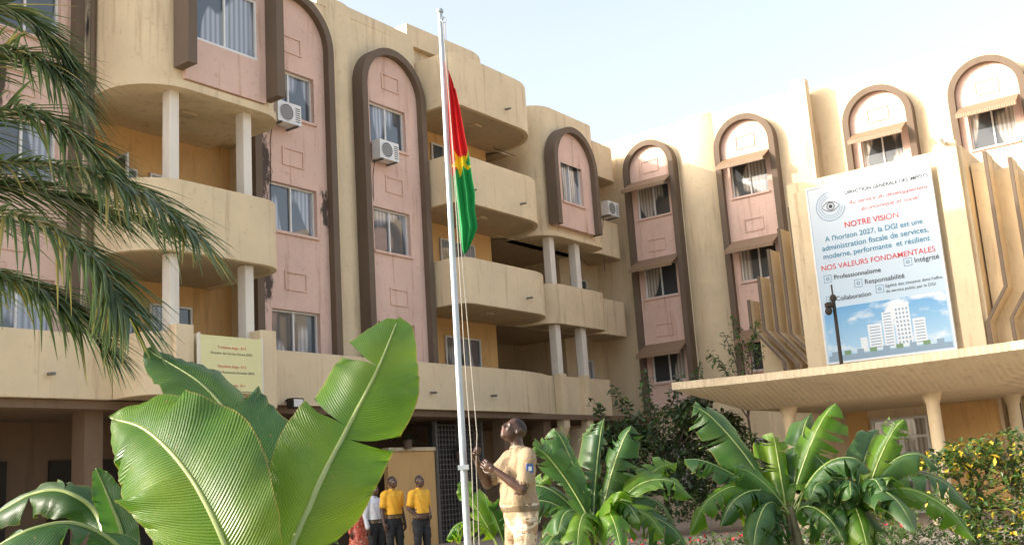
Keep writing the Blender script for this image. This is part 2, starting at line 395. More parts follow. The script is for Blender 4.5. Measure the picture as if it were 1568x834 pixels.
# canopy
CA=empty('entrance_canopy',ORG,ROT)
K=MB('canopy_slab',CA)
to=[(13.1,-7.2),(21.0,-7.2),(21.0,-15.8),(13.1,-15.8)]; lo=[(14.6,-8.4),(20.9,-8.4),(20.9,-14.3),(14.6,-14.3)]
n=24
def ring(rc,z,sag):
    out=[]
    for i in range(4):
        a=rc[i]; b=rc[(i+1)%4]
        for j in range(n):
            t=j/n; x=a[0]+(b[0]-a[0])*t; y=a[1]+(b[1]-a[1])*t
            out.append((x,y,z+sag*((y+11.5)/4.3)**2))
    return out
r0=ring(to,3.66,.06); r1=ring(to,3.48,.06); r2=ring(lo,2.96,0); k=4*n
K.add(r0+r1+r2,[(i,(i+1)%k,k+(i+1)%k,k+i) for i in range(k)]+[(k+i,k+(i+1)%k,2*k+(i+1)%k,2*k+i) for i in range(k)]+[tuple(range(k))[::-1],tuple(range(2*k,3*k))],BEIR)
K.done(30)
K=MB('canopy_columns',CA)
for p in ((15.4,-12.7),(15.4,-9.2),(19.6,-13.6)):
    K.cyl((p[0],p[1],0),(p[0],p[1],2.72),.16,.15,BEI,20); K.cyl((p[0],p[1],2.72),(p[0],p[1],2.98),.16,.24,BEI,20)
    K.box(p[0]-.28,p[0]+.28,p[1]-.28,p[1]+.28,0,.3,BEI)
K.done(40)
# ---------------------------------------------------------------- text helper
def inkmat(name,c): return plain(name,c,.5,var=.03)
BLK=inkmat('black_ink',(.02,.02,.03)); RED=inkmat('red_ink',(.60,.04,.04)); LRED=inkmat('light_red_ink',(.62,.10,.10)); TEAL=inkmat('teal_ink',(.03,.20,.32))
MIR=Matrix(((0,0,-1),(-1,0,0),(0,1,0)))
MIL=Matrix(((1,0,0),(0,0,-1),(0,1,0)))
def text(s,parent,loc,width,mat,M3,italic=0,bold=.0,align='CENTER'):
    c=bpy.data.curves.new('lettering','FONT'); c.body=s; c.align_x=align; c.align_y='CENTER'; c.size=1; c.shear=italic; c.offset=bold
    o=bpy.data.objects.new('lettering',c); S.collection.objects.link(o); bpy.context.view_layer.update()
    k=width/max(o.dimensions.x,.01)
    o.parent=parent; o.matrix_local=Matrix.Translation(loc)@M3.to_4x4()@Matrix.Scale(k,4); c.materials.append(mat); return o
# billboard
BB=empty('billboard_sign',ORG,ROT)
m,nt,p_,out=newmat('billboard_print'); v=mapping(nt,(1,1,1)); sx=N(nt,'ShaderNodeSeparateXYZ'); nt.links.new(v,sx.inputs[0])
c=mixc(nt,ramp(nt,sx.outputs[2],5.2,9.9),(.42,.56,.68),(.50,.55,.59)); nt.links.new(c,p_.inputs['Base Color']); p_.inputs['Roughness'].default_value=.45
BPR=m
m,nt,p_,out=newmat('billboard_sky_print'); v=mapping(nt,(1,1,1)); sx=N(nt,'ShaderNodeSeparateXYZ'); nt.links.new(v,sx.inputs[0])
c=mixc(nt,ramp(nt,sx.outputs[2],4.5,6.1),(.38,.58,.72),(.10,.31,.56)); c=mixc(nt,ramp(nt,noise(nt,mapping(nt,(1,.6,1.4)),1.6,4),.5,.65),c,(.62,.69,.74)); nt.links.new(c,p_.inputs['Base Color']); BSK=m
B=MB('panel',BB); T=TR(21.0)
B.box(8.45,12.1,.02,.12,4.47,9.85,BPR,T)
B.box(8.4,8.45,.0,.14,4.42,9.9,WHT,T); B.box(12.1,12.15,.0,.14,4.42,9.9,WHT,T); B.box(8.45,12.1,.0,.14,4.42,4.47,WHT,T); B.box(8.45,12.1,.0,.14,9.85,9.9,WHT,T)
B.box(8.5,12.05,.12,.124,4.5,6.1,BSK,T)
WPR=inkmat('white_print',(.66,.70,.74)); GPR=inkmat('grey_print',(.22,.32,.42)); GRN=inkmat('green_print',(.14,.26,.12))
B.box(9.75,10.15,.124,.128,4.7,5.45,WPR,T); B.box(10.2,10.5,.124,.128,4.7,5.75,WPR,T); B.box(10.55,11.0,.124,.128,4.7,5.95,WPR,T); B.box(11.05,11.4,.124,.128,4.7,5.45,WPR,T); B.box(9.5,9.7,.124,.128,4.7,5.1,WPR,T)
B.add([(10.62+.38*math.cos(math.pi*i/12),.126,5.5+.5*math.sin(math.pi*i/12)) for i in range(13)],[tuple(range(13))],WPR,T)
for i in range(12):
    z=4.75+i*.085
    if z<5.4: B.box(9.8,10.1,.128,.13,z,z+.03,GPR,T); B.box(11.1,11.36,.128,.13,z,z+.03,GPR,T)
    B.box(10.24,10.46,.128,.13,z,z+.03,GPR,T)
for i in range(4):
    for j in range(9): B.box(10.6+i*.1,10.65+i*.1,.128,.13,4.78+j*.12,4.85+j*.12,GPR,T)
B.box(8.5,12.05,.128,.131,4.5,4.66,GPR,T)
for i in range(9): a=8.6+i*.38; B.box(a,a+.2,.131,.134,4.66,4.78,GRN if i%2 else GPR,T)
def ringp(cx,cz,r0,r1,m_,b=.126,n=40,sx_=1):
    for i in range(n):
        t0=2*math.pi*i/n;t1=2*math.pi*(i+1)/n
        B.add([(cx+sx_*r*math.cos(t),b,cz+r*math.sin(t)) for r,t in ((r0,t0),(r1,t0),(r1,t1),(r0,t1))],[(0,1,2,3)],m_,T)
ringp(9.12,9.2,.43,.46,GPR); ringp(9.12,9.2,.28,.3,GPR)
for i in range(34):
    t=2*math.pi*i/34; ringp(9.12+.36*math.cos(t),9.2+.36*math.sin(t),.0,.024,GPR,n=5)
ringp(9.12,9.2,0,.06,BLK); ringp(9.12,9.2,.1,.125,BLK)
for sgn in (1,-1):
    for i in range(10):
        a0=-1+2*i/10;a1=-1+2*(i+1)/10
        B.add([(9.12+.26*a0,.126,9.2+sgn*.14*(1-a0*a0)),(9.12+.26*a1,.126,9.2+sgn*.14*(1-a1*a1)),(9.12+.26*a1,.126,9.2+sgn*(.14*(1-a1*a1)+.025)),(9.12+.26*a0,.126,9.2+sgn*(.14*(1-a0*a0)+.025))],[(0,1,2,3)],BLK,T)
def sq(a,z,r=.12):
    for bx in ((a-r,a+r,z+r-.02,z+r),(a-r,a+r,z-r,z-r+.02),(a-r,a-r+.02,z-r+.02,z+r-.02),(a+r-.02,a+r,z-r+.02,z+r-.02)): B.box(bx[0],bx[1],.12,.126,bx[2],bx[3],GPR,T)
    ringp(a,z,.02,.06,GPR,n=8)
for a,z in ((8.75,7.0),(11.15,7.1),(9.65,6.72),(8.75,6.35),(10.25,6.45)): sq(a,z)
B.done()
def bt(s,fx,fy,w,m_,it=0,bo=0,al='CENTER'): text(s,BB,(20.868,-(8.45+3.65*fx),9.85-5.38*fy),w,m_,MIR,it,bo,al)
bt("DIRECTION GENERALE DES IMPÔTS",.65,.062,2.45,BLK,0,.016)
bt("Au service du développement",.65,.122,2.35,LRED,.3,.012); bt("économique et social",.66,.17,1.7,LRED,.3,.012)
bt("NOTRE VISION",.50,.245,1.6,RED,0,.01)
bt("A l'horizon 2027, la DGI est une",.5,.305,2.9,TEAL,0,.008); bt("administration fiscale de services,",.5,.355,3.15,TEAL,0,.008); bt("moderne, performante  et résilient",.5,.403,3.15,TEAL,0,.008)
bt("NOS VALEURS FONDAMENTALES",.5,.467,3.35,RED,0,.003)
bt("Professionnalisme",.135,.528,1.4,BLK,0,.006,'LEFT'); bt("Intégrité",.79,.51,.68,BLK,0,.006,'LEFT'); bt("Responsabilité",.38,.582,1.15,BLK,0,.006,'LEFT')
bt("Collaboration",.13,.65,1.05,BLK,0,.006,'LEFT'); bt("Egalité des citoyens dans l'offre",.54,.622,1.6,BLK,0,0,'LEFT'); bt("de service public par la DGI",.54,.652,1.4,BLK,0,0,'LEFT')
# yellow plaque
YP=empty('directory_sign',ORG,ROT); B=MB('panel',YP); PLY=inkmat('yellow_panel',(.74,.70,.36))
B.box(3.5,5.12,-1.42,-1.36,3.78,4.98,PLY); 
for bx in ((3.46,3.5,3.74,5.02),(5.12,5.16,3.74,5.02)): B.box(bx[0],bx[1],-1.43,-1.35,bx[2],bx[3],COLM)
B.done()
for i,(s_,w_,m_) in enumerate((("Troisième étage : R+3",.75,RED),("Direction des Services Fiscaux (DSF)",1.1,BLK),("Deuxième étage : R+2",.75,RED),("Service des Ressources Humaines (SRH)",1.2,BLK),("Premier étage : R+1",.7,RED),("Direction de la Législation et du Contentieux (DLC)",1.45,BLK))):
    text(s_,YP,(4.31,-1.425,4.74-.125*i-.15*(i//2)),w_,m_,MIL)
# camera mast on the canopy
MS=MB('security_camera_mast')
MS.cyl((7.72,25.2,3.66),(7.72,25.2,5.35),.045,.04,DARK); MS.cyl((7.72,25.2,3.66),(7.72,25.2,3.7),.12,.12,DARK)
MS.cyl((7.5,25.1,5.2),(7.72,25.2,5.2),.025,.025,DARK); MS.ell((7.55,25.12,5.1),(.09,.09,.1),DARK); MS.ell((7.72,25.2,5.42),(.08,.08,.1),DARK); MS.box(7.5,7.62,24.98,25.22,5.2,5.3,DARK); MS.cyl((7.72,25.2,5.4),(7.72,25.2,5.75),.02,.02,DARK)
MS.done(40)
o=MB('security_camera',BLD); o.cyl((20.95,-12.6,10.35),(20.6,-12.6,10.45),.05,.05,WHT); o.cyl((21.0,-12.6,10.4),(20.8,-12.6,10.4),.02,.02,GR); o.box(20.95,21.05,-12.66,-12.54,10.38,10.5,WHT); o.done()
# ---------------------------------------------------------------- foliage
def leafmat(name,c1,c2,trans,tcol,rough=.4,veins=False,nscale=4):
    m,nt,p,out=newmat(name)
    v=mapping(nt,(1,1,1)); c=mixc(nt,ramp(nt,noise(nt,v,nscale,3),.35,.68),c1,c2)
    if veins:
        t=N(nt,'ShaderNodeTexCoord'); sx=N(nt,'ShaderNodeSeparateXYZ'); nt.links.new(t.outputs['UV'],sx.inputs[0])
        cb=N(nt,'ShaderNodeCombineXYZ'); 
        a=N(nt,'ShaderNodeMath',operation='MULTIPLY_ADD'); nt.links.new(sx.outputs[0],a.inputs[0]); a.inputs[1].default_value=-.12; nt.links.new(sx.outputs[1],a.inputs[2])
        nt.links.new(a.outputs[0],cb.inputs[0])
        w=N(nt,'ShaderNodeTexWave'); w.inputs['Scale'].default_value=22; w.inputs['Distortion'].default_value=2.5; w.inputs['Detail'].default_value=2
        nt.links.new(cb.outputs[0],w.inputs[0])
        c=mixc(nt,ramp(nt,w.outputs[1],0,1,0,.25),c,tuple(x*.5 for x in c1))
        nb=noise(nt,cb.outputs[0],5,3); c=mixc(nt,ramp(nt,nb,.5,.75,0,.5),c,(c1[0]*.6,c1[1]*.6,c1[2]*.6))
        ny=noise(nt,v,2.2,2); c=mixc(nt,ramp(nt,ny,.5,.7,0,.45),c,(c2[0]*1.7,c2[1]*1.15,c2[2]))
        sp=noise(nt,v,28,3); c=mixc(nt,ramp(nt,sp,.69,.75,0,.7),c,(.22,.16,.05))
        mr=ramp(nt,sx.outputs[0],.0,.05,.75,0); c=mixc(nt,mr,c,(.35,.42,.12))
        ed=ramp(nt,sx.outputs[0],.965,1.0,0,.7); c=mixc(nt,ed,c,(.30,.22,.07))
        b=N(nt,'ShaderNodeBump'); b.inputs['Strength'].default_value=.45; b.inputs['Distance'].default_value=.005
        nt.links.new(w.outputs[1],b.inputs['Height']); nt.links.new(b.outputs[0],p.inputs['Normal'])
    nt.links.new(c,p.inputs['Base Color']); p.inputs['Roughness'].default_value=rough
    tr=N(nt,'ShaderNodeBsdfTranslucent'); tc=mixc(nt,1.0,c,tcol,'MULTIPLY'); nt.links.new(tc,tr.inputs[0])
    mx=N(nt,'ShaderNodeMixShader'); mx.inputs[0].default_value=trans
    nt.links.new(p.outputs[0],mx.inputs[1]); nt.links.new(tr.outputs[0],mx.inputs[2]); nt.links.new(mx.outputs[0],out.inputs[0])
    return m
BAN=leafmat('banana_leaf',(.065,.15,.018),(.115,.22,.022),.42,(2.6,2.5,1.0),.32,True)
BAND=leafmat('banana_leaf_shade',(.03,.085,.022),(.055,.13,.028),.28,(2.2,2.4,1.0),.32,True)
RIB=plain('banana_midrib',(.30,.36,.12),.4)
STEM=plain('banana_stem',(.13,.11,.05),.7,var=.6)
PAL=leafmat('palm_leaflet',(.06,.095,.045),(.11,.15,.07),.25,(1.8,1.8,1.0),.38,False,9)
PALY=leafmat('palm_leaflet_dry',(.22,.20,.08),(.30,.26,.10),.3,(1.5,1.4,1.0),.5)
DKL=leafmat('dark_shrub_leaf',(.03,.055,.025),(.06,.09,.035),.2,(2,2,1.2),.4,False,2)
GRL=leafmat('green_shrub_leaf',(.05,.11,.025),(.10,.17,.04),.3,(2,2,1),.4,False,2)
YLL=leafmat('yellow_green_leaf',(.18,.26,.05),(.32,.34,.06),.35,(1.8,1.8,1),.4,False,3)
FLY=plain('yellow_blossom',(.75,.50,.04),.6); FLR=plain('red_blossom',(.55,.03,.04),.6)
BARK=plain('bark',(.14,.10,.07),.9,var=.5)
def cr(pts,n):
    pts=[Vector(p) for p in pts]; P_=[pts[0]*2-pts[1]]+pts+[pts[-1]*2-pts[-2]]; out=[]
    k=len(pts)-1
    for i in range(n+1):
        t=min(i/n*k,k-1e-6); j=int(t); f_=t-j; a,b,c,d=P_[j:j+4]
        out.append(.5*((2*b)+(c-a)*f_+(2*a-5*b+4*c-d)*f_*f_+(3*b-a-3*c+d)*f_**3))
    return out
def banana_leaf(mb,pts,W_,mat,hint=(0,0,1),fold=.35,droop=.3,tears=4,t0=.15,n=34,seed=0,twist=0,ribr=.012,cutset=None,wexp=.6,gap=.035):
    rnd=random.Random(seed); cv=cr(pts,n); L=sum((cv[i+1]-cv[i]).length for i in range(n))
    hint=Vector(hint); fr=[]
    for i in range(n+1):
        T_=(cv[min(i+1,n)]-cv[max(i-1,0)]).normalized()
        h=Matrix.Rotation(twist*i/n,3,T_)@hint
        S_=T_.cross(h).normalized(); fr.append((T_,S_,S_.cross(T_)))
    i0=int(t0*n); nq=7
    def wid(t,sd):
        x=max(0,(t-t0)/(1-t0)); w=W_*max(0.0,math.sin(math.pi*min(1,x**.8*.97+.03)))**wexp
        return w*(1+.05*math.sin(t*19+seed*2+sd))
    for sd in (-1,1):
        if cutset is not None: cuts=[c_ for s_,c_ in cutset if s_==sd]
        else: cuts=sorted(rnd.sample(range(i0+3,n-2),min(tears,n-i0-6))) if tears else []
        b=[i0]+cuts+[n]; torn=bool(cuts)
        for g_ in range(len(b)-1):
            a0,a1=b[g_],b[g_+1]; dr_=droop*(1+rnd.uniform(-.5,.9)*(1 if torn else .15)); sw=rnd.uniform(-.03,.05)
            vs=[];uv=[];rows=a1-a0+1
            for r in range(rows):
                i=a0+r; T_,S_,N_=fr[i]; t=i/n; w=wid(t,sd)
                edge=0
                if torn and r==rows-1 and a1!=n: edge=-gap
                if torn and r==0 and a0!=i0: edge=gap*.6
                ph=rnd.uniform(-1,1)*.012
                for q_ in range(nq+1):
                    q=q_/nq
                    pt=cv[i]+S_*sd*w*q*(1-.25*dr_*q)+N_*(w*(fold*q-dr_*1.3*q*q))+T_*(w*.25*q*q+(edge+sw*(1 if torn else 0))*q*q)
                    pt+=N_*(math.sin(t*23+seed+sd)*.05*w*q+math.sin(t*41+seed*3)*.03*w*q*q+ph*q*q)
                    vs.append(tuple(pt)); uv.append((q,t*L+ (0 if sd>0 else 7)))
            fs=[(r*(nq+1)+q,r*(nq+1)+q+1,(r+1)*(nq+1)+q+1,(r+1)*(nq+1)+q) for r in range(rows-1) for q in range(nq)]
            mb.add(vs,fs,mat,uv=uv)
    mb.tube([tuple(c) for c in cv],[ribr*(1.3-1.1*i/n) for i in range(n+1)],RIB,6)
# foreground banana plant
b=MB('banana_plant')
base=(-.85,3.75,.45)
b.tube([(-.85,3.8,0),(-.85,3.78,.5),(-.86,3.7,.85)],[.1,.085,.05],STEM,12)
b.tube([(-1.6,4.2,0),(-1.6,4.15,.7),(-1.6,4.1,1.1)],[.08,.07,.04],STEM,12)
banana_leaf(b,[base,(-.84,3.35,1.0),(-.90,3.25,1.30),(-1.03,3.3,1.54),(-1.20,3.4,1.70),(-1.36,3.5,1.76)],.24,BAN,(-.25,-.9,.45),.25,.35,0,t0=.28,seed=1,n=60,cutset=[(-1,38),(1,47),(1,30)],gap=.02)
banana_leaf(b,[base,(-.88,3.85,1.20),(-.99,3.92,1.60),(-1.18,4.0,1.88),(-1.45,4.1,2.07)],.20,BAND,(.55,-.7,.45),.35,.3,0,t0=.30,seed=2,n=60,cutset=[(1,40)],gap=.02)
banana_leaf(b,[base,(-.80,3.4,1.12),(-.69,3.45,1.45),(-.60,3.6,1.67),(-.50,3.7,1.88),(-.44,3.85,2.07)],.195,BAN,(.25,-.95,.25),.2,.3,0,t0=.24,seed=3,n=60,cutset=[(-1,37),(1,35),(-1,49)],gap=.05,wexp=.5)
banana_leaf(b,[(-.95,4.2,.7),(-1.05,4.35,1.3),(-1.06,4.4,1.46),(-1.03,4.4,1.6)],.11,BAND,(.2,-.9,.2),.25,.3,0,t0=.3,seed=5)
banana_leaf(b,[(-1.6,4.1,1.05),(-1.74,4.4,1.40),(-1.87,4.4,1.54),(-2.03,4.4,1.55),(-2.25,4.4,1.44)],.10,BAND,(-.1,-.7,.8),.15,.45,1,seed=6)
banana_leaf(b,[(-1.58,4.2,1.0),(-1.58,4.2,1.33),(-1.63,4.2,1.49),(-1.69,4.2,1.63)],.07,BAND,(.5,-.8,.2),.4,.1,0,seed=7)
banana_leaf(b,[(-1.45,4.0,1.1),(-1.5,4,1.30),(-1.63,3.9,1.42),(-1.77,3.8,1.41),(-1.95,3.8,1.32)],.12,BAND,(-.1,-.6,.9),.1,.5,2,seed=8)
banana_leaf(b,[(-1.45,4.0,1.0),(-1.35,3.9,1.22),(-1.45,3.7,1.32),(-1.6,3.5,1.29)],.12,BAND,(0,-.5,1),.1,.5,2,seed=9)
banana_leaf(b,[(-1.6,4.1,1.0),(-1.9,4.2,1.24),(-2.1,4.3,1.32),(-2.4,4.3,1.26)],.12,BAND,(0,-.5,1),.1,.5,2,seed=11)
b.done(60,recalc=False)
def banana_plant(bx,by,crown,tips,W_=.2,seed=0,extra=11):
    b=MB('banana_plant'); rnd=random.Random(seed)
    for k in range(3):
        a=rnd.uniform(0,6.28); ox=.2*math.cos(a)*k*.7; oy=.2*math.sin(a)*k*.7
        b.tube([(bx+ox,by+oy,0),(bx+ox*.7,by+oy*.7,crown*.5),(bx+ox*.25,by+oy*.25,crown)],[.075,.06,.03],STEM,12)
    ts=list(tips)
    for k in range(extra):
        a=rnd.uniform(0,6.28); R_=rnd.uniform(.6,1.15); ts.append((bx+R_*math.cos(a),by+R_*math.sin(a)*.9,rnd.uniform(crown*.35,crown+.45)))
    for k,t in enumerate(ts):
        o_=Vector((bx+rnd.uniform(-.06,.06),by+rnd.uniform(-.06,.06),crown-.15)); t=Vector(t); d=t-o_; L=d.length
        up=d.z/L
        lift=.36*L if up<.5 else .12*L
        mid=o_+d*.5+Vector((0,0,lift)); m2=o_+d*.8+Vector((0,0,lift*.7))
        m1_=o_+d*.22+Vector((0,0,lift*.75))
        hint=Vector((rnd.uniform(-.3,.3),-.45,1)) if up<.6 else Vector((rnd.uniform(-.6,.6),-.9,.35))
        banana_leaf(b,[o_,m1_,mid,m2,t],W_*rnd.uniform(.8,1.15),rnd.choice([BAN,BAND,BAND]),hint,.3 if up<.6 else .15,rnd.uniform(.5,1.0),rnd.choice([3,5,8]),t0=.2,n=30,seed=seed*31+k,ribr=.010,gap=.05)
    b.done(60,recalc=False)
banana_plant(.72,12,.95,[(.13,11.6,1.86),(.37,12,2.05),(.97,12.5,2.17),(1.22,12,2.02),(1.72,12.4,1.6),(1.83,12,1.2),(1.42,11.5,.85),(-.2,12.9,1.1),(.3,11.3,.95),(.92,11,.75)],.24,3)
banana_plant(3.12,13,1.0,[(2.12,13,2.28),(1.95,13,1.65),(3.65,13.5,2.1),(3.85,13,2.2),(2.2,12.5,.85),(1.85,12.5,.8),(3.05,13,1.85),(2.5,12.6,1.5)],.25,5)
banana_plant(3.95,13.1,.95,[(4.65,13,1.95),(4.98,13,1.35),(5.3,13,.85),(5.1,12.5,.5),(4.49,13.5,1.85),(3.5,13,1.6),(3.3,12.6,1.1),(4.25,12,.7)],.23,9)
banana_plant(-.35,14.5,.7,[(-.9,14.3,1.5),(.3,14.3,1.55),(-.5,14.0,1.2)],.17,12,3)
# palm
def palm(name,trunk,crown,fronds,seed=0):
    b=MB(name); rnd=random.Random(seed)
    b.tube(trunk,[.2,.19,.17,.16][:len(trunk)],BARK,14)
    for fk,fp in enumerate(fronds):
        n=78; cv=cr([crown]+fp,n); b.tube([tuple(c) for c in cv],[.014*(1.15-i/n) for i in range(n+1)],PALY,6)
        for i in range(10,n+1):
            t=i/n; T_=(cv[min(i+1,n)]-cv[i-1]).normalized(); S_=T_.cross(Vector((0,0,1))).normalized(); U2=S_.cross(T_)
            for sd in (-1,1):
              for rep in range(2):
                Ln=(.40*math.sin(math.pi*min(1,.12+t*.76))**.6)*rnd.uniform(.75,1.1)
                al=rnd.uniform(.35,.70); dr_=rnd.uniform(.10,.40)
                d=(T_*math.cos(al)+S_*sd*math.sin(al)+U2*rnd.uniform(-.3,.3)).normalized()
                p0=cv[i]+T_*rnd.uniform(-.01,.01); w=rnd.uniform(.007,.0115)
                wd_=d.cross(U2).normalized()
                vs=[];m_=PALY if rnd.random()<.12 else PAL
                for j in range(5):
                    q=j/4; c=p0+d*Ln*q+Vector((0,0,-dr_*Ln*q*q)); ww=w*(1-.92*q**2)*(.6+.8*min(q*3,.5))
                    vs+=[tuple(c-wd_*ww+U2*ww*.5),tuple(c),tuple(c+wd_*ww+U2*ww*.5)]
                b.add(vs,[f for j in range(4) for f in ((3*j,3*j+1,3*j+4,3*j+3),(3*j+1,3*j+2,3*j+5,3*j+4))],m_)
    b.done(None,recalc=False)
palm('date_palm_tree',[(-3.5,4.9,0),(-3.45,4.85,1.2),(-3.4,4.8,2.3),(-3.4,4.8,2.9)],(-3.35,4.8,2.95),[
 [(-2.79,4.6,3.70),(-2.35,4.5,3.78),(-2.10,4.5,3.66),(-1.95,4.5,3.47)],
 [(-2.78,4.6,3.40),(-2.30,4.5,3.54),(-2.03,4.4,3.44),(-1.88,4.4,3.27)],
 [(-2.68,4.6,3.17),(-2.18,4.4,3.22),(-1.86,4.3,3.06),(-1.62,4.3,2.82)],
 [(-2.61,4.6,3.04),(-2.04,4.4,2.97),(-1.56,4.2,2.77),(-1.25,4.1,2.52)],
 [(-2.66,4.6,2.83),(-2.10,4.3,2.71),(-1.68,4.1,2.47),(-1.50,4.0,2.20)],
 [(-2.59,4.6,2.61),(-2.24,4.5,2.50),(-1.95,4.4,2.36),(-1.72,4.4,2.14)],
 [(-2.67,4.6,2.95),(-2.30,4.7,2.97),(-2.00,4.8,2.90),(-1.58,4.8,2.74)],
 [(-3.6,4.0,3.5),(-3.7,3.2,3.4),(-3.8,2.8,3.0)],[(-4.2,5.2,3.5),(-4.8,5.4,3.3),(-5.1,5.5,2.8)],[(-3.6,5.6,3.5),(-3.7,6.2,3.3),(-3.8,6.6,2.8)]],4)
def leafcloud(b,c,r,n,size,mats,rnd,shell=.5,asp=.45):
    for i in range(n):
        while True:
            d=Vector((rnd.uniform(-1,1),rnd.uniform(-1,1),rnd.uniform(-1,1)))
            if .05<d.length<1: break
        d=d.normalized()*(d.length**shell)
        p0=Vector(c)+Vector((d.x*r[0],d.y*r[1],d.z*r[2])); s_=size*rnd.uniform(.6,1.3)
        a=Vector((rnd.uniform(-1,1),rnd.uniform(-1,1),rnd.uniform(-.9,.5))).normalized(); h=Vector((rnd.uniform(-.6,.6),rnd.uniform(-.6,.6),1))
        s2=a.cross(h).normalized()*s_*asp*.5; nn=s2.cross(a).normalized()*s_*.08
        b.add([tuple(p0),tuple(p0+a*s_*.5+s2+nn),tuple(p0+a*s_),tuple(p0+a*s_*.5-s2+nn),tuple(p0+a*s_*.5)],[(0,1,4),(1,2,4),(0,4,3),(4,2,3)],rnd.choice(mats))
def tree(name,base,h,blobs,twigs,mats,size,seed,npb=420,r=.09):
    rnd=random.Random(seed); b=MB(name); base=Vector(base)
    fork=base+Vector((0,0,h)); b.tube([tuple(base),tuple(base.lerp(fork,.5)+Vector((.05,0,0))),tuple(fork)],[r,r*.85,r*.7],BARK,10)
    for (c,rr) in blobs:
        c=Vector(c); m_=fork.lerp(c,.5)+Vector((rnd.uniform(-.1,.1),rnd.uniform(-.1,.1),.1))
        b.tube([tuple(fork),tuple(m_),tuple(c)],[r*.6,r*.35,r*.15],BARK,7)
        for k in range(4):
            e=c+Vector((rnd.uniform(-1,1)*rr[0],rnd.uniform(-1,1)*rr[1],rnd.uniform(-.3,1)*rr[2])); b.tube([tuple(m_),tuple(e)],[r*.2,r*.06],BARK,5)
        leafcloud(b,c,rr,npb,size,mats,rnd)
    for (p0,p1) in twigs:
        p0=Vector(p0);p1=Vector(p1); b.tube([tuple(p0),tuple(p0.lerp(p1,.5)+Vector((.06,0,0))),tuple(p1)],[.025,.015,.006],BARK,5)
        for k in range(9):
            c=p0.lerp(p1,.3+.08*k); leafcloud(b,c,(.14,.14,.1),7,size*1.2,mats,rnd)
    b.done(None,recalc=False)
tree('shrub_tree',(3.6,28,0),1.0,[((2.5,27.8,1.3),(.75,.8,.8)),((3.2,27.6,1.9),(.9,.8,.8)),((4.1,27.8,1.6),(.9,.8,.9)),((3.6,28,2.7),(.9,.7,.6)),((4.7,28,2.3),(.7,.7,.6)),((2.7,28,2.5),(.6,.6,.5)),((4.9,27.2,1.1),(.7,.7,.8)),((3.4,27,1.0),(1.1,.6,.8)),((2.0,27.5,2.4),(.35,.4,.4)),((5.6,26.8,1.6),(.7,.6,.8)),((5.3,28.3,2.6),(.6,.5,.5)),((6.0,27,.8),(.6,.6,.7)),((4.4,27.5,3.0),(.5,.5,.4))],
  [((3.0,28,2.6),(2.5,27.9,3.9)),((3.8,28,3.0),(4.3,28,4.1)),((2.4,28,2.4),(1.9,27.9,3.6)),((4.6,28,2.6),(5.0,28,3.5)),((3.4,28,3),(3.3,28,4.2)),((4.5,28,3),(4.8,28,4.3))],[DKL,DKL,DKL,DKL,GRL],.17,21,npb=950)
tree('slender_tree',(6.7,31.5,0),3.0,[((6.5,31.5,4.3),(.55,.5,.45)),((7.0,31.4,4.9),(.4,.4,.35)),((6.1,31.5,3.9),(.45,.4,.35))],[((6.7,31.5,4.4),(6.6,31.5,6.1)),((6.9,31.5,4.8),(7.25,31.4,5.9)),((6.3,31.5,4.2),(5.7,31.4,5.0)),((6.6,31.5,4.2),(6.2,31.4,5.6))],[DKL,GRL],.14,22,npb=130,r=.05)
tree('flowering_shrub',(7.4,18.2,0),.6,[((7.0,18,1.35),(.5,.4,.22)),((7.5,18,1.5),(.5,.4,.25)),((8.2,18.2,1.5),(.5,.4,.4)),((7.9,18,1.0),(.6,.4,.4)),((7.1,18,.7),(.5,.4,.35)),((8.6,18,1.0),(.5,.5,.6)),((7.6,17.6,.4),(.7,.4,.4)),((8.5,17.6,.4),(.6,.4,.4))],[],[GRL,YLL,DKL,FLY,GRL,GRL,GRL,DKL,GRL],.14,23,npb=420,r=.05)
tree('flowering_shrub',(6.0,19.5,0),.3,[((5.7,19.3,.55),(.6,.4,.4)),((6.4,19.3,.45),(.5,.4,.35))],[],[GRL,GRL,YLL],.14,24,npb=300,r=.04)
# hedge with red flowers
b=MB('flower_hedge'); rnd=random.Random(5)
for i in range(52):
    x=-2.2+i*.22; leafcloud(b,(x,17.9+.2*math.sin(i),.22+.05*math.sin(i*1.7)),(.28,.4,.26),170,.09,[GRL,DKL,DKL,GRL],rnd)
    if 1.2<x<6 and i%3: leafcloud(b,(x,17.65,.44),(.2,.2,.07),7,.06,[FLR],rnd,asp=.9)
for i in range(14): leafcloud(b,(-7+i*.3,15.5+.05*i,.5),(.3,.4,.5),90,.11,[GRL,DKL],rnd)
b.done(None,recalc=False)
b=MB('potted_palm',BLD); rnd=random.Random(8)
for cx,cz in ((12.3,2.95),(14.6,2.6)):
    b.cyl((cx,.85,cz-.25),(cx,.85,cz),.1,.14,BRN,12)
    for i in range(44):
        a=rnd.uniform(0,6.28); el=rnd.uniform(-.1,1.3); L=rnd.uniform(.4,.65); d=Vector((math.cos(a)*math.cos(el),math.sin(a)*math.cos(el),math.sin(el)))
        s2=d.cross(Vector((0,0,1))).normalized(); o_=Vector((cx,.85,cz)); vs=[]
        for j in range(5):
            q=j/4; c=o_+d*L*q+Vector((0,0,-.45*L*q*q)); ww=.022*(1-q*.9); vs+=[tuple(c-s2*ww),tuple(c+s2*ww)]
        b.add(vs,[(2*j,2*j+1,2*j+3,2*j+2) for j in range(4)],DKL)
b.done(None,recalc=False)
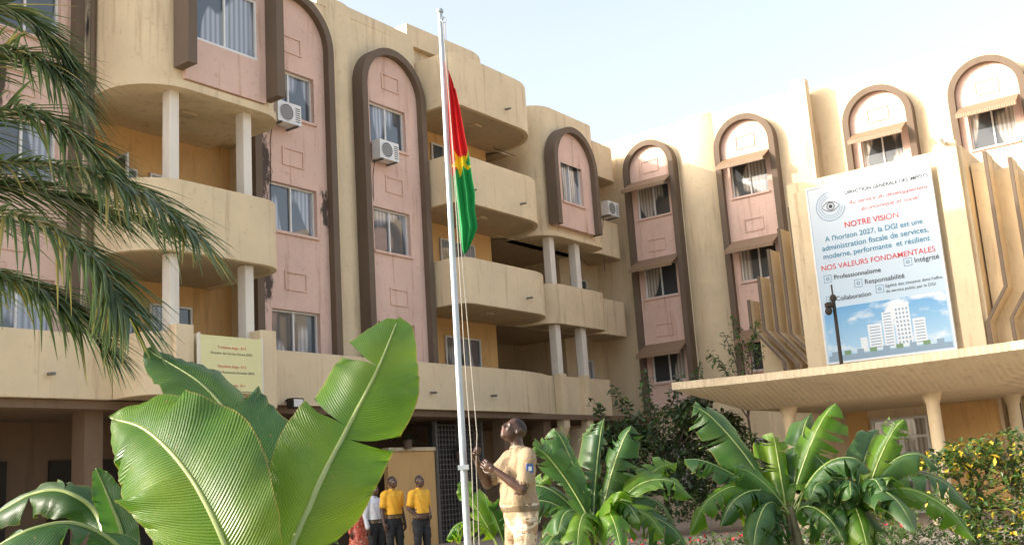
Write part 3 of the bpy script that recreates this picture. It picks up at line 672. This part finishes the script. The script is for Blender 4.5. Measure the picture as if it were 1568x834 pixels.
# ---------------------------------------------------------------- flagpole and flag
PM=plain('painted_steel_pole',(.42,.46,.50),.35,.3)
fp=MB('flagpole'); fp.cyl((-.515,9,.25),(-.505,9,5.75),.033,.022,PM,16); fp.ell((-.505,9,5.77),(.035,.035,.03),PM); 
fp.cyl((-.505,8.98,5.66),(-.47,8.95,5.68),.008,.008,PM,8)
fp.tube([(-.47+.022*math.cos(t*.6),8.95,5.66+.03*math.sin(t*.6)) for t in range(11)],[.005]*11,PM,6)
RP=plain('rope',(.35,.32,.27),.8)
fp.tube([(-.46,8.95,5.64),(-.455,8.955,4.0),(-.45,8.9,2.6),(-.435,8.86,1.80),(-.44,8.85,1.55),(-.46,8.9,.9)],[.004]*6,RP,6)
fp.tube([(-.48,8.95,5.64),(-.42,8.93,3.2),(-.38,8.87,1.9),(-.40,8.86,1.68),(-.42,8.9,.8)],[.004]*5,RP,6)
fp.box(-.56,-.47,8.95,9.05,1.62,1.66,PM)
fp.done(40)
cp=MB('concrete_plinth'); cp.box(-1.3,1.3,8.3,10.2,0,.25,BEI); cp.done(bevel=.02)
FR=leafmat('flag_red_cloth',(.62,.03,.03),(.56,.025,.03),.3,(1.3,1.3,1.3),.6); FG=leafmat('flag_green_cloth',(.02,.28,.08),(.018,.24,.07),.3,(1.5,1.5,1.5),.6); FY=leafmat('flag_yellow_cloth',(.80,.60,.03),(.75,.55,.03),.3,(1.2,1.2,1.2),.6)
fl=MB('national_flag'); nr=140; nc=60
prof=[(5.27,-.478,-.465),(5.1,-.478,-.42),(4.8,-.478,-.37),(4.5,-.478,-.335),(4.32,-.478,-.31),(4.15,-.475,-.30),(4.0,-.472,-.285),(3.85,-.46,-.295),(3.7,-.455,-.28),(3.6,-.445,-.32),(3.52,-.43,-.36),(3.47,-.415,-.39)]
def pr(z):
    for a,b_ in zip(prof,prof[1:]):
        if b_[0]<=z<=a[0]:
            k=(a[0]-z)/(a[0]-b_[0]); return a[1]+(b_[1]-a[1])*k,a[2]+(b_[2]-a[2])*k
    return prof[-1][1:]
vs=[]
for i in range(nr+1):
    z=5.27-(5.27-3.47)*i/nr; l,r_=pr(z); w=r_-l
    for j in range(nc+1):
        q=j/nc; ph=q*math.pi*5+ .9*math.sin(i*.035)+i*.009
        x=l+w*(q+.035*math.sin(ph*2+.5)); y=8.975+(.012+.28*w)*math.sin(ph)*(.35+.65*q)
        vs.append((x,y,z-.05*q*(1 if z>5 else 0)))
def fcol(z,x):
    dx=(x+.395)*1.15; dz=z-4.30; r=math.hypot(dx,dz); a=math.atan2(dx,dz)+.5
    m_=(a%(2*math.pi/5)); m_=min(m_,2*math.pi/5-m_); R_=.125
    lim=R_*math.sin(math.radians(18))/math.sin(math.radians(180-18)-m_) if m_<math.radians(36) else R_*.4
    if r<lim*1.05: return FY
    return FR if z-1.5*(x+.395)>4.30 else FG
rf=[];gf=[];yf=[]
for i in range(nr):
    for j in range(nc):
        f_=(i*(nc+1)+j,i*(nc+1)+j+1,(i+1)*(nc+1)+j+1,(i+1)*(nc+1)+j); m_=fcol(vs[f_[0]][2],vs[f_[0]][0])
        (rf if m_ is FR else gf if m_ is FG else yf).append(f_)
fl.v+=vs
for ff,m_ in ((rf,FR),(gf,FG),(yf,FY)):
    k=fl.mi(m_)
    for f_ in ff: fl.f.append(list(f_)); fl.m.append(k)
fl.done(80,recalc=False)
# ---------------------------------------------------------------- people
SK=plain('dark_skin',(.075,.036,.022),.42,var=.12); HAIR=plain('short_black_hair',(.022,.015,.012),.7)
EYW=plain('eye_white',(.6,.56,.5),.3); EYD=plain('eye_dark',(.01,.008,.006),.2); LIP=plain('lip',(.13,.05,.04),.5)
TAN=stucco('tan_uniform_cloth',(.34,.24,.145),(.22,.15,.09),stain=.6,bump=.5)
m,nt,p_,out=newmat('desert_camouflage_cloth'); v=mapping(nt,(1,1,1.6))
c=mixc(nt,ramp(nt,noise(nt,v,7,2),.48,.50),(.48,.37,.24),(.32,.21,.12)); c=mixc(nt,ramp(nt,noise(nt,v,11,2),.56,.575),c,(.56,.48,.36)); c=mixc(nt,ramp(nt,noise(nt,v,15,2),.62,.63),c,(.17,.11,.06)); nt.links.new(c,p_.inputs['Base Color']); p_.inputs['Roughness'].default_value=.9; CAMO=m
YSH=plain('yellow_shirt_cloth',(.78,.40,.03),.8); BTR=plain('black_trousers_cloth',(.02,.02,.022),.85); WSH=plain('white_shirt_cloth',(.66,.68,.72),.8)
m,nt,p_,out=newmat('patterned_dress_cloth'); v=mapping(nt,(1,1,1)); vo=N(nt,'ShaderNodeTexVoronoi'); vo.inputs['Scale'].default_value=16; nt.links.new(v,vo.inputs[0])
c=mixc(nt,ramp(nt,vo.outputs[0],.25,.35),(.75,.50,.38),(.60,.12,.07)); nt.links.new(c,p_.inputs['Base Color']); DRS=m
BELT=plain('belt_leather',(.16,.11,.06),.5); BOOT=plain('boot_leather',(.05,.03,.02),.5); BLUE=plain('blue_badge',(.05,.12,.35),.6)
def limb(mb,pts,rs,m,n=14):
    pts=[Vector(p) for p in pts]; cv=cr(pts,len(pts)*5-5) if len(pts)>2 else [pts[0].lerp(pts[1],i/5) for i in range(6)]
    k=len(cv)-1; rr=[]
    for i in range(k+1):
        t=i/k*(len(rs)-1); j=min(int(t),len(rs)-2); rr.append(rs[j]+(rs[j+1]-rs[j])*(t-j))
    mb.tube([tuple(c) for c in cv],rr,m,n); mb.ell(cv[0],(rr[0],)*3,m,nu=12,nv=8); mb.ell(cv[-1],(rr[-1],)*3,m,nu=12,nv=8)
def rings(mb,rg,m,n=24):
    vs=[]
    for (cx,cy,z,rx,ry) in rg:
        for i in range(n):
            t=2*math.pi*i/n; c_,s_=math.cos(t),math.sin(t); e=.85
            vs.append((cx+rx*abs(c_)**e*(1 if c_>=0 else -1),cy+ry*abs(s_)**e*(1 if s_>=0 else -1),z))
    k=len(rg)
    mb.add(vs,[(i*n+j,i*n+(j+1)%n,(i+1)*n+(j+1)%n,(i+1)*n+j) for i in range(k-1) for j in range(n)]+[tuple(range(n))[::-1],tuple(range((k-1)*n,k*n))],m)
REST={'L':((-.04,.235,1.15),(.03,.25,.90),(.05,.245,.80),(0,-1,0)),'R':((-.04,-.235,1.15),(.03,-.25,.90),(.05,-.245,.80),(0,1,0))}
def person(name,loc,fwd,H=1.77,pose=None,shirt=TAN,trous=CAMO,look=(1,0,0),voxel=.01,belly=1.0,skirt=False,longs=False,badge=False,hair=True,grip=False):
    pose=pose or {}; Fw=Vector((fwd[0],fwd[1],0)).normalized(); Lf=Vector((0,0,1)).cross(Fw)
    sc=H/1.77
    src=MB(name+'_src')
    for sd in (1,-1):
        hp=Vector((0,.095*sd,.90)); kn=Vector((.02+.02*sd,.105*sd,.49)); an=Vector((-.01+.03*sd,.115*sd,.09))
        if not skirt: limb(src,[hp,(hp+kn)/2+Vector((.015,0,0)),kn,(kn+an)/2-Vector((.012,0,0)),an],[.102,.092,.072,.072,.062],trous)
        else: limb(src,[kn,an],[.05,.035],SK)
        src.ell(an+Vector((.07,0,-.045)),(.135,.05,.048),BOOT)
    if skirt: rings(src,[(0,0,.22,.24,.28),(0,0,.6,.2,.24),(0,0,.9,.15,.2),(0,0,1.0,.13,.17)],trous)
    else: rings(src,[(0,0,.80,.09,.15),(0,0,.88,.115,.175),(0,0,.97,.12*belly,.172),(.0,0,1.03,.12*belly,.165)],trous)
    rings(src,[(0,0,1.0,.128*belly,.172),(.01,0,1.08,.132*belly,.168),(.01,0,1.2,.132,.170),(.005,0,1.32,.135,.188),(0,0,1.40,.125,.192),(-.01,0,1.46,.095,.165),(-.015,0,1.50,.07,.10),(-.012,0,1.525,.062,.068)],shirt)
    limb(src,[(-.015,0,1.46),(.0,0,1.60)],[.058,.054],SK)
    for sd,key in ((1,'L'),(-1,'R')):
        sh=Vector((-.01,.185*sd,1.43)); el,wr,hd,pn=pose.get(key,REST[key])
        el=Vector(el);wr=Vector(wr)
        if longs: limb(src,[el.lerp(wr,.97),wr],[.027,.026],SK)
        else: limb(src,[sh.lerp(el,.66),el],[.043,.04],SK); limb(src,[el,(el*.65+wr*.35),wr],[.041,.041,.026],SK)
        if longs: limb(src,[sh,el,wr],[.072,.055,.042],shirt)
        else: limb(src,[sh+Vector((0,-.03*sd,0)),sh,sh.lerp(el,.72)],[.075,.074,.066],shirt)
    lk=Vector(look).normalized(); ly=Vector((0,0,1)).cross(lk).normalized(); lz=lk.cross(ly)
    HR=Matrix((lk,ly,lz)).transposed(); HC=Vector((.012,0,1.655))
    def hp_(x,y,z): return HC+HR@Vector((x,y,z))
    E_=lambda x,y,z,r,m=SK,nu=16,nv=10: src.ell(hp_(x,y,z),r,m,HR,nu,nv)
    E_(-.008,0,.028,(.098,.076,.088)); E_(.03,0,-.03,(.066,.06,.078)); E_(.062,0,-.088,(.03,.032,.024)); E_(.03,0,-.06,(.055,.056,.05))
    E_(.094,0,-.018,(.022,.014,.03)); E_(.102,0,-.030,(.017,.023,.013)); E_(.079,0,.018,(.016,.054,.012)); E_(.09,0,-.056,(.014,.028,.008),LIP); E_(.088,0,-.069,(.014,.025,.009),LIP)
    for sd in (1,-1):
        E_(.0,.078*sd,-.012,(.018,.009,.031)); E_(.068,.04*sd,-.022,(.02,.02,.02))
    so_=src.done(None)
    kd=KDTree(len(src.v)); lab={}
    for fi,f_ in enumerate(src.f):
        for v_ in f_: lab[v_]=src.m[fi]
    for i,v_ in enumerate(src.v): kd.insert(v_,i)
    kd.balance()
    md=so_.modifiers.new('r','REMESH'); md.mode='VOXEL'; md.voxel_size=voxel; md.adaptivity=0
    sm=so_.modifiers.new('s','SMOOTH'); sm.factor=.5; sm.iterations=2
    dg=bpy.context.evaluated_depsgraph_get(); me=bpy.data.meshes.new_from_object(so_.evaluated_get(dg))
    me.materials.clear()
    for m_ in src.mats: me.materials.append(m_)
    me.materials.append(HAIR); me.materials.append(BELT); hi=len(src.mats)
    nrm=[v_.normal.copy() for v_ in me.vertices]
    for v_ in me.vertices:
        c=v_.co; k=lab.get(kd.find(c)[1],0)
        if src.mats[k] in (shirt,trous) and c.z<1.5:
            a=math.atan2(c.y,c.x); v_.co+=nrm[v_.index]*(.0045*math.sin(c.z*34+3*math.sin(a*2+c.z*6))+.003*math.sin(a*9+c.z*17))
    HI=HR.transposed()
    for p__ in me.polygons:
        c=p__.center; k=lab.get(kd.find(c)[1],0); p__.material_index=k; p__.use_smooth=True
        h=HI@(Vector(c)-HC)
        if hair and h.length<.14 and h.z>.035+.35*max(0,h.x) and (h.x<.055) and c.z>1.56: p__.material_index=hi
        if abs(c.z-1.015)<.022 and not skirt and c.x*c.x+c.y*c.y<.05: p__.material_index=hi+1
    X=MB('x')
    for sd in (1,-1):
        X.ell(hp_(.077,.032*sd,-.003),(.011,.015,.008),EYW,HR,10,6); X.ell(hp_(.0855,.032*sd,-.003),(.005,.007,.007),EYD,HR,8,6)
        X.ell(hp_(.086,.034*sd,.020),(.006,.02,.004),HAIR,HR,8,5)
    for sd,key in ((1,'L'),(-1,'R')):
        el,wr,hd,pn=[Vector(q) for q in pose.get(key,REST[key])]
        d=(hd-wr).normalized(); pn=(pn-d*pn.dot(d)).normalized(); sdv=d.cross(pn)
        R3=Matrix((d,sdv,pn)).transposed()
        hp2=lambda x,y,z: wr+R3@Vector((x,y,z))
        X.ell(hp2(.045,0,0),(.055,.038,.017),SK,R3,14,8); limb(X,[hp2(-.02,0,0),hp2(.03,0,0)],[.026,.026],SK,10)
        cur=1.15 if grip else .35
        for fi,(fy,fl_) in enumerate(((.030,.9),(.010,1.0),(-.011,.94),(-.030,.76))):
            p0=Vector((.083,fy,0)); a=cur*.5; pts=[p0]
            for sl in (.042*fl_,.027*fl_,.022*fl_):
                p0=p0+Vector((math.cos(a)*sl,0,math.sin(a)*sl)); pts.append(p0); a+=cur*.9
            limb(X,[hp2(*q) for q in pts],[.0095,.0088,.0082,.007],SK,8)
        pts=[Vector((.02,.028,.004)),Vector((.045,.052,.016)),Vector((.07,.054,.034 if grip else .02)),Vector((.09,.045,.045 if grip else .022))]
        limb(X,[hp2(*q) for q in pts],[.013,.0115,.0095,.008],SK,8)
    if badge:
        X.box(-.01,.05,.262,.27,1.30,1.37,BLUE); X.box(.005,.035,.27,.272,1.315,1.35,WHT)
        X.box(.128,.145,.03,.11,1.24,1.33,shirt); X.box(.128,.145,-.11,-.03,1.24,1.33,shirt)
    xo=X.done(60)
    bm=bmesh.new(); bm.from_mesh(me); mo=len(me.materials)
    nf=len(bm.faces); bm.from_mesh(xo.data); bm.faces.ensure_lookup_table()
    for f_ in bm.faces[nf:]: f_.material_index+=mo
    for m_ in xo.data.materials: me.materials.append(m_)
    bm.to_mesh(me); bm.free()
    bpy.data.objects.remove(xo); bpy.data.objects.remove(so_)
    for p__ in me.polygons: p__.use_smooth=True
    ob=bpy.data.objects.new(name,me); S.collection.objects.link(ob)
    ob.matrix_world=Matrix(((Fw.x*sc,Lf.x*sc,0,loc[0]),(Fw.y*sc,Lf.y*sc,0,loc[1]),(0,0,sc,loc[2]),(0,0,0,1)))
    return ob
person('man_in_uniform',(-.06,9.03,.25),(-.90,-.44),1.78,{'L':((.085,.235,1.17),(.26,.10,1.34),(.36,.05,1.41),(-.2,-.8,.3)),'R':((.20,-.20,1.23),(.335,-.085,1.43),(.39,-.03,1.51),(-.2,.8,.3))},
   look=(.85,.05,.62),voxel=.0085,belly=1.15,badge=True,grip=True)
person('man_in_yellow_shirt',(-2.62,21,0),(.72,-.7),1.82,None,YSH,BTR,look=(1,.1,.15),voxel=.014)
person('man_in_yellow_shirt',(-2.08,20.9,0),(.75,-.66),1.80,{'L':((-.05,.25,1.16),(.12,.16,.98),(.2,.08,.97),(0,-1,0)),'R':((-.05,-.25,1.16),(.12,-.16,.98),(.2,-.08,.99),(0,1,0))},YSH,BTR,look=(1,.05,.1),voxel=.014)
person('man_in_white_shirt',(-3.05,21.5,0),(.8,-.6),1.68,None,WSH,BTR,look=(1,.1,.1),voxel=.014,longs=True)
person('woman_in_patterned_dress',(-3.42,21.7,0),(.7,-.7),1.52,None,DRS,DRS,look=(1,0,.1),voxel=.014,skirt=True,longs=True)
# ---------------------------------------------------------------- ground
GM=stucco('paving_ground',(.42,.34,.25),(.18,.13,.09),stain=.5)
g=MB('ground'); g.add([(-300,-300,0),(300,-300,0),(300,300,0),(-300,300,0)],[(0,1,2,3)],GM); g.done()
LW=leafmat('lawn_grass',(.05,.09,.02),(.09,.13,.03),.0,(1,1,1),.9,False,1)
g=MB('lawn'); g.add([(-7,-2,.004),(9,-2,.004),(9,17.2,.004),(-4,17.2,.004)],[(0,1,2,3)],LW); g.done()
# ---------------------------------------------------------------- camera, sky, sun
p=math.radians(11.5); f=Vector((0,math.cos(p),math.sin(p))); u0=Vector((0,-math.sin(p),math.cos(p))); r0_=Vector((1,0,0))
R_=r0_*.9978-u0*.0659; U_=r0_*.0659+u0*.9978
M=Matrix((( R_.x,U_.x,-f.x,0),(R_.y,U_.y,-f.y,0),(R_.z,U_.z,-f.z,1.45),(0,0,0,1)))
cd=bpy.data.cameras.new('camera'); cam=bpy.data.objects.new('camera',cd); S.collection.objects.link(cam); cam.matrix_world=M
cd.lens=36.99; cd.sensor_width=36; cd.clip_end=2000; cd.clip_start=.05; S.camera=cam
tos=Vector((-.974,-.224,0)).normalized(); EL=math.radians(21); az=math.atan2(tos.x,tos.y)
wd=bpy.data.worlds.new('World'); S.world=wd; wd.use_nodes=True; nt=wd.node_tree; nt.nodes.clear()
sk=nt.nodes.new('ShaderNodeTexSky'); sk.sky_type='NISHITA'; sk.sun_disc=False; sk.sun_elevation=EL; sk.sun_rotation=az%(2*math.pi)
sk.air_density=1.0; sk.dust_density=5.0; sk.ozone_density=1.0
hs=nt.nodes.new('ShaderNodeHueSaturation'); hs.inputs['Saturation'].default_value=.55
bg=nt.nodes.new('ShaderNodeBackground'); bg.inputs[1].default_value=.49; ow=nt.nodes.new('ShaderNodeOutputWorld')
nt.links.new(sk.outputs[0],hs.inputs['Color']); nt.links.new(hs.outputs[0],bg.inputs[0]); nt.links.new(bg.outputs[0],ow.inputs[0])
sd=bpy.data.lights.new('sun','SUN'); sd.energy=5; sd.angle=math.radians(.5); sd.color=(1,.93,.82)
so=bpy.data.objects.new('sun',sd); S.collection.objects.link(so)
tv=Vector((tos.x*math.cos(EL),tos.y*math.cos(EL),math.sin(EL))); so.rotation_euler=tv.to_track_quat('Z','Y').to_euler()
S.view_settings.view_transform='Standard'; S.view_settings.look='None'; S.view_settings.exposure=0
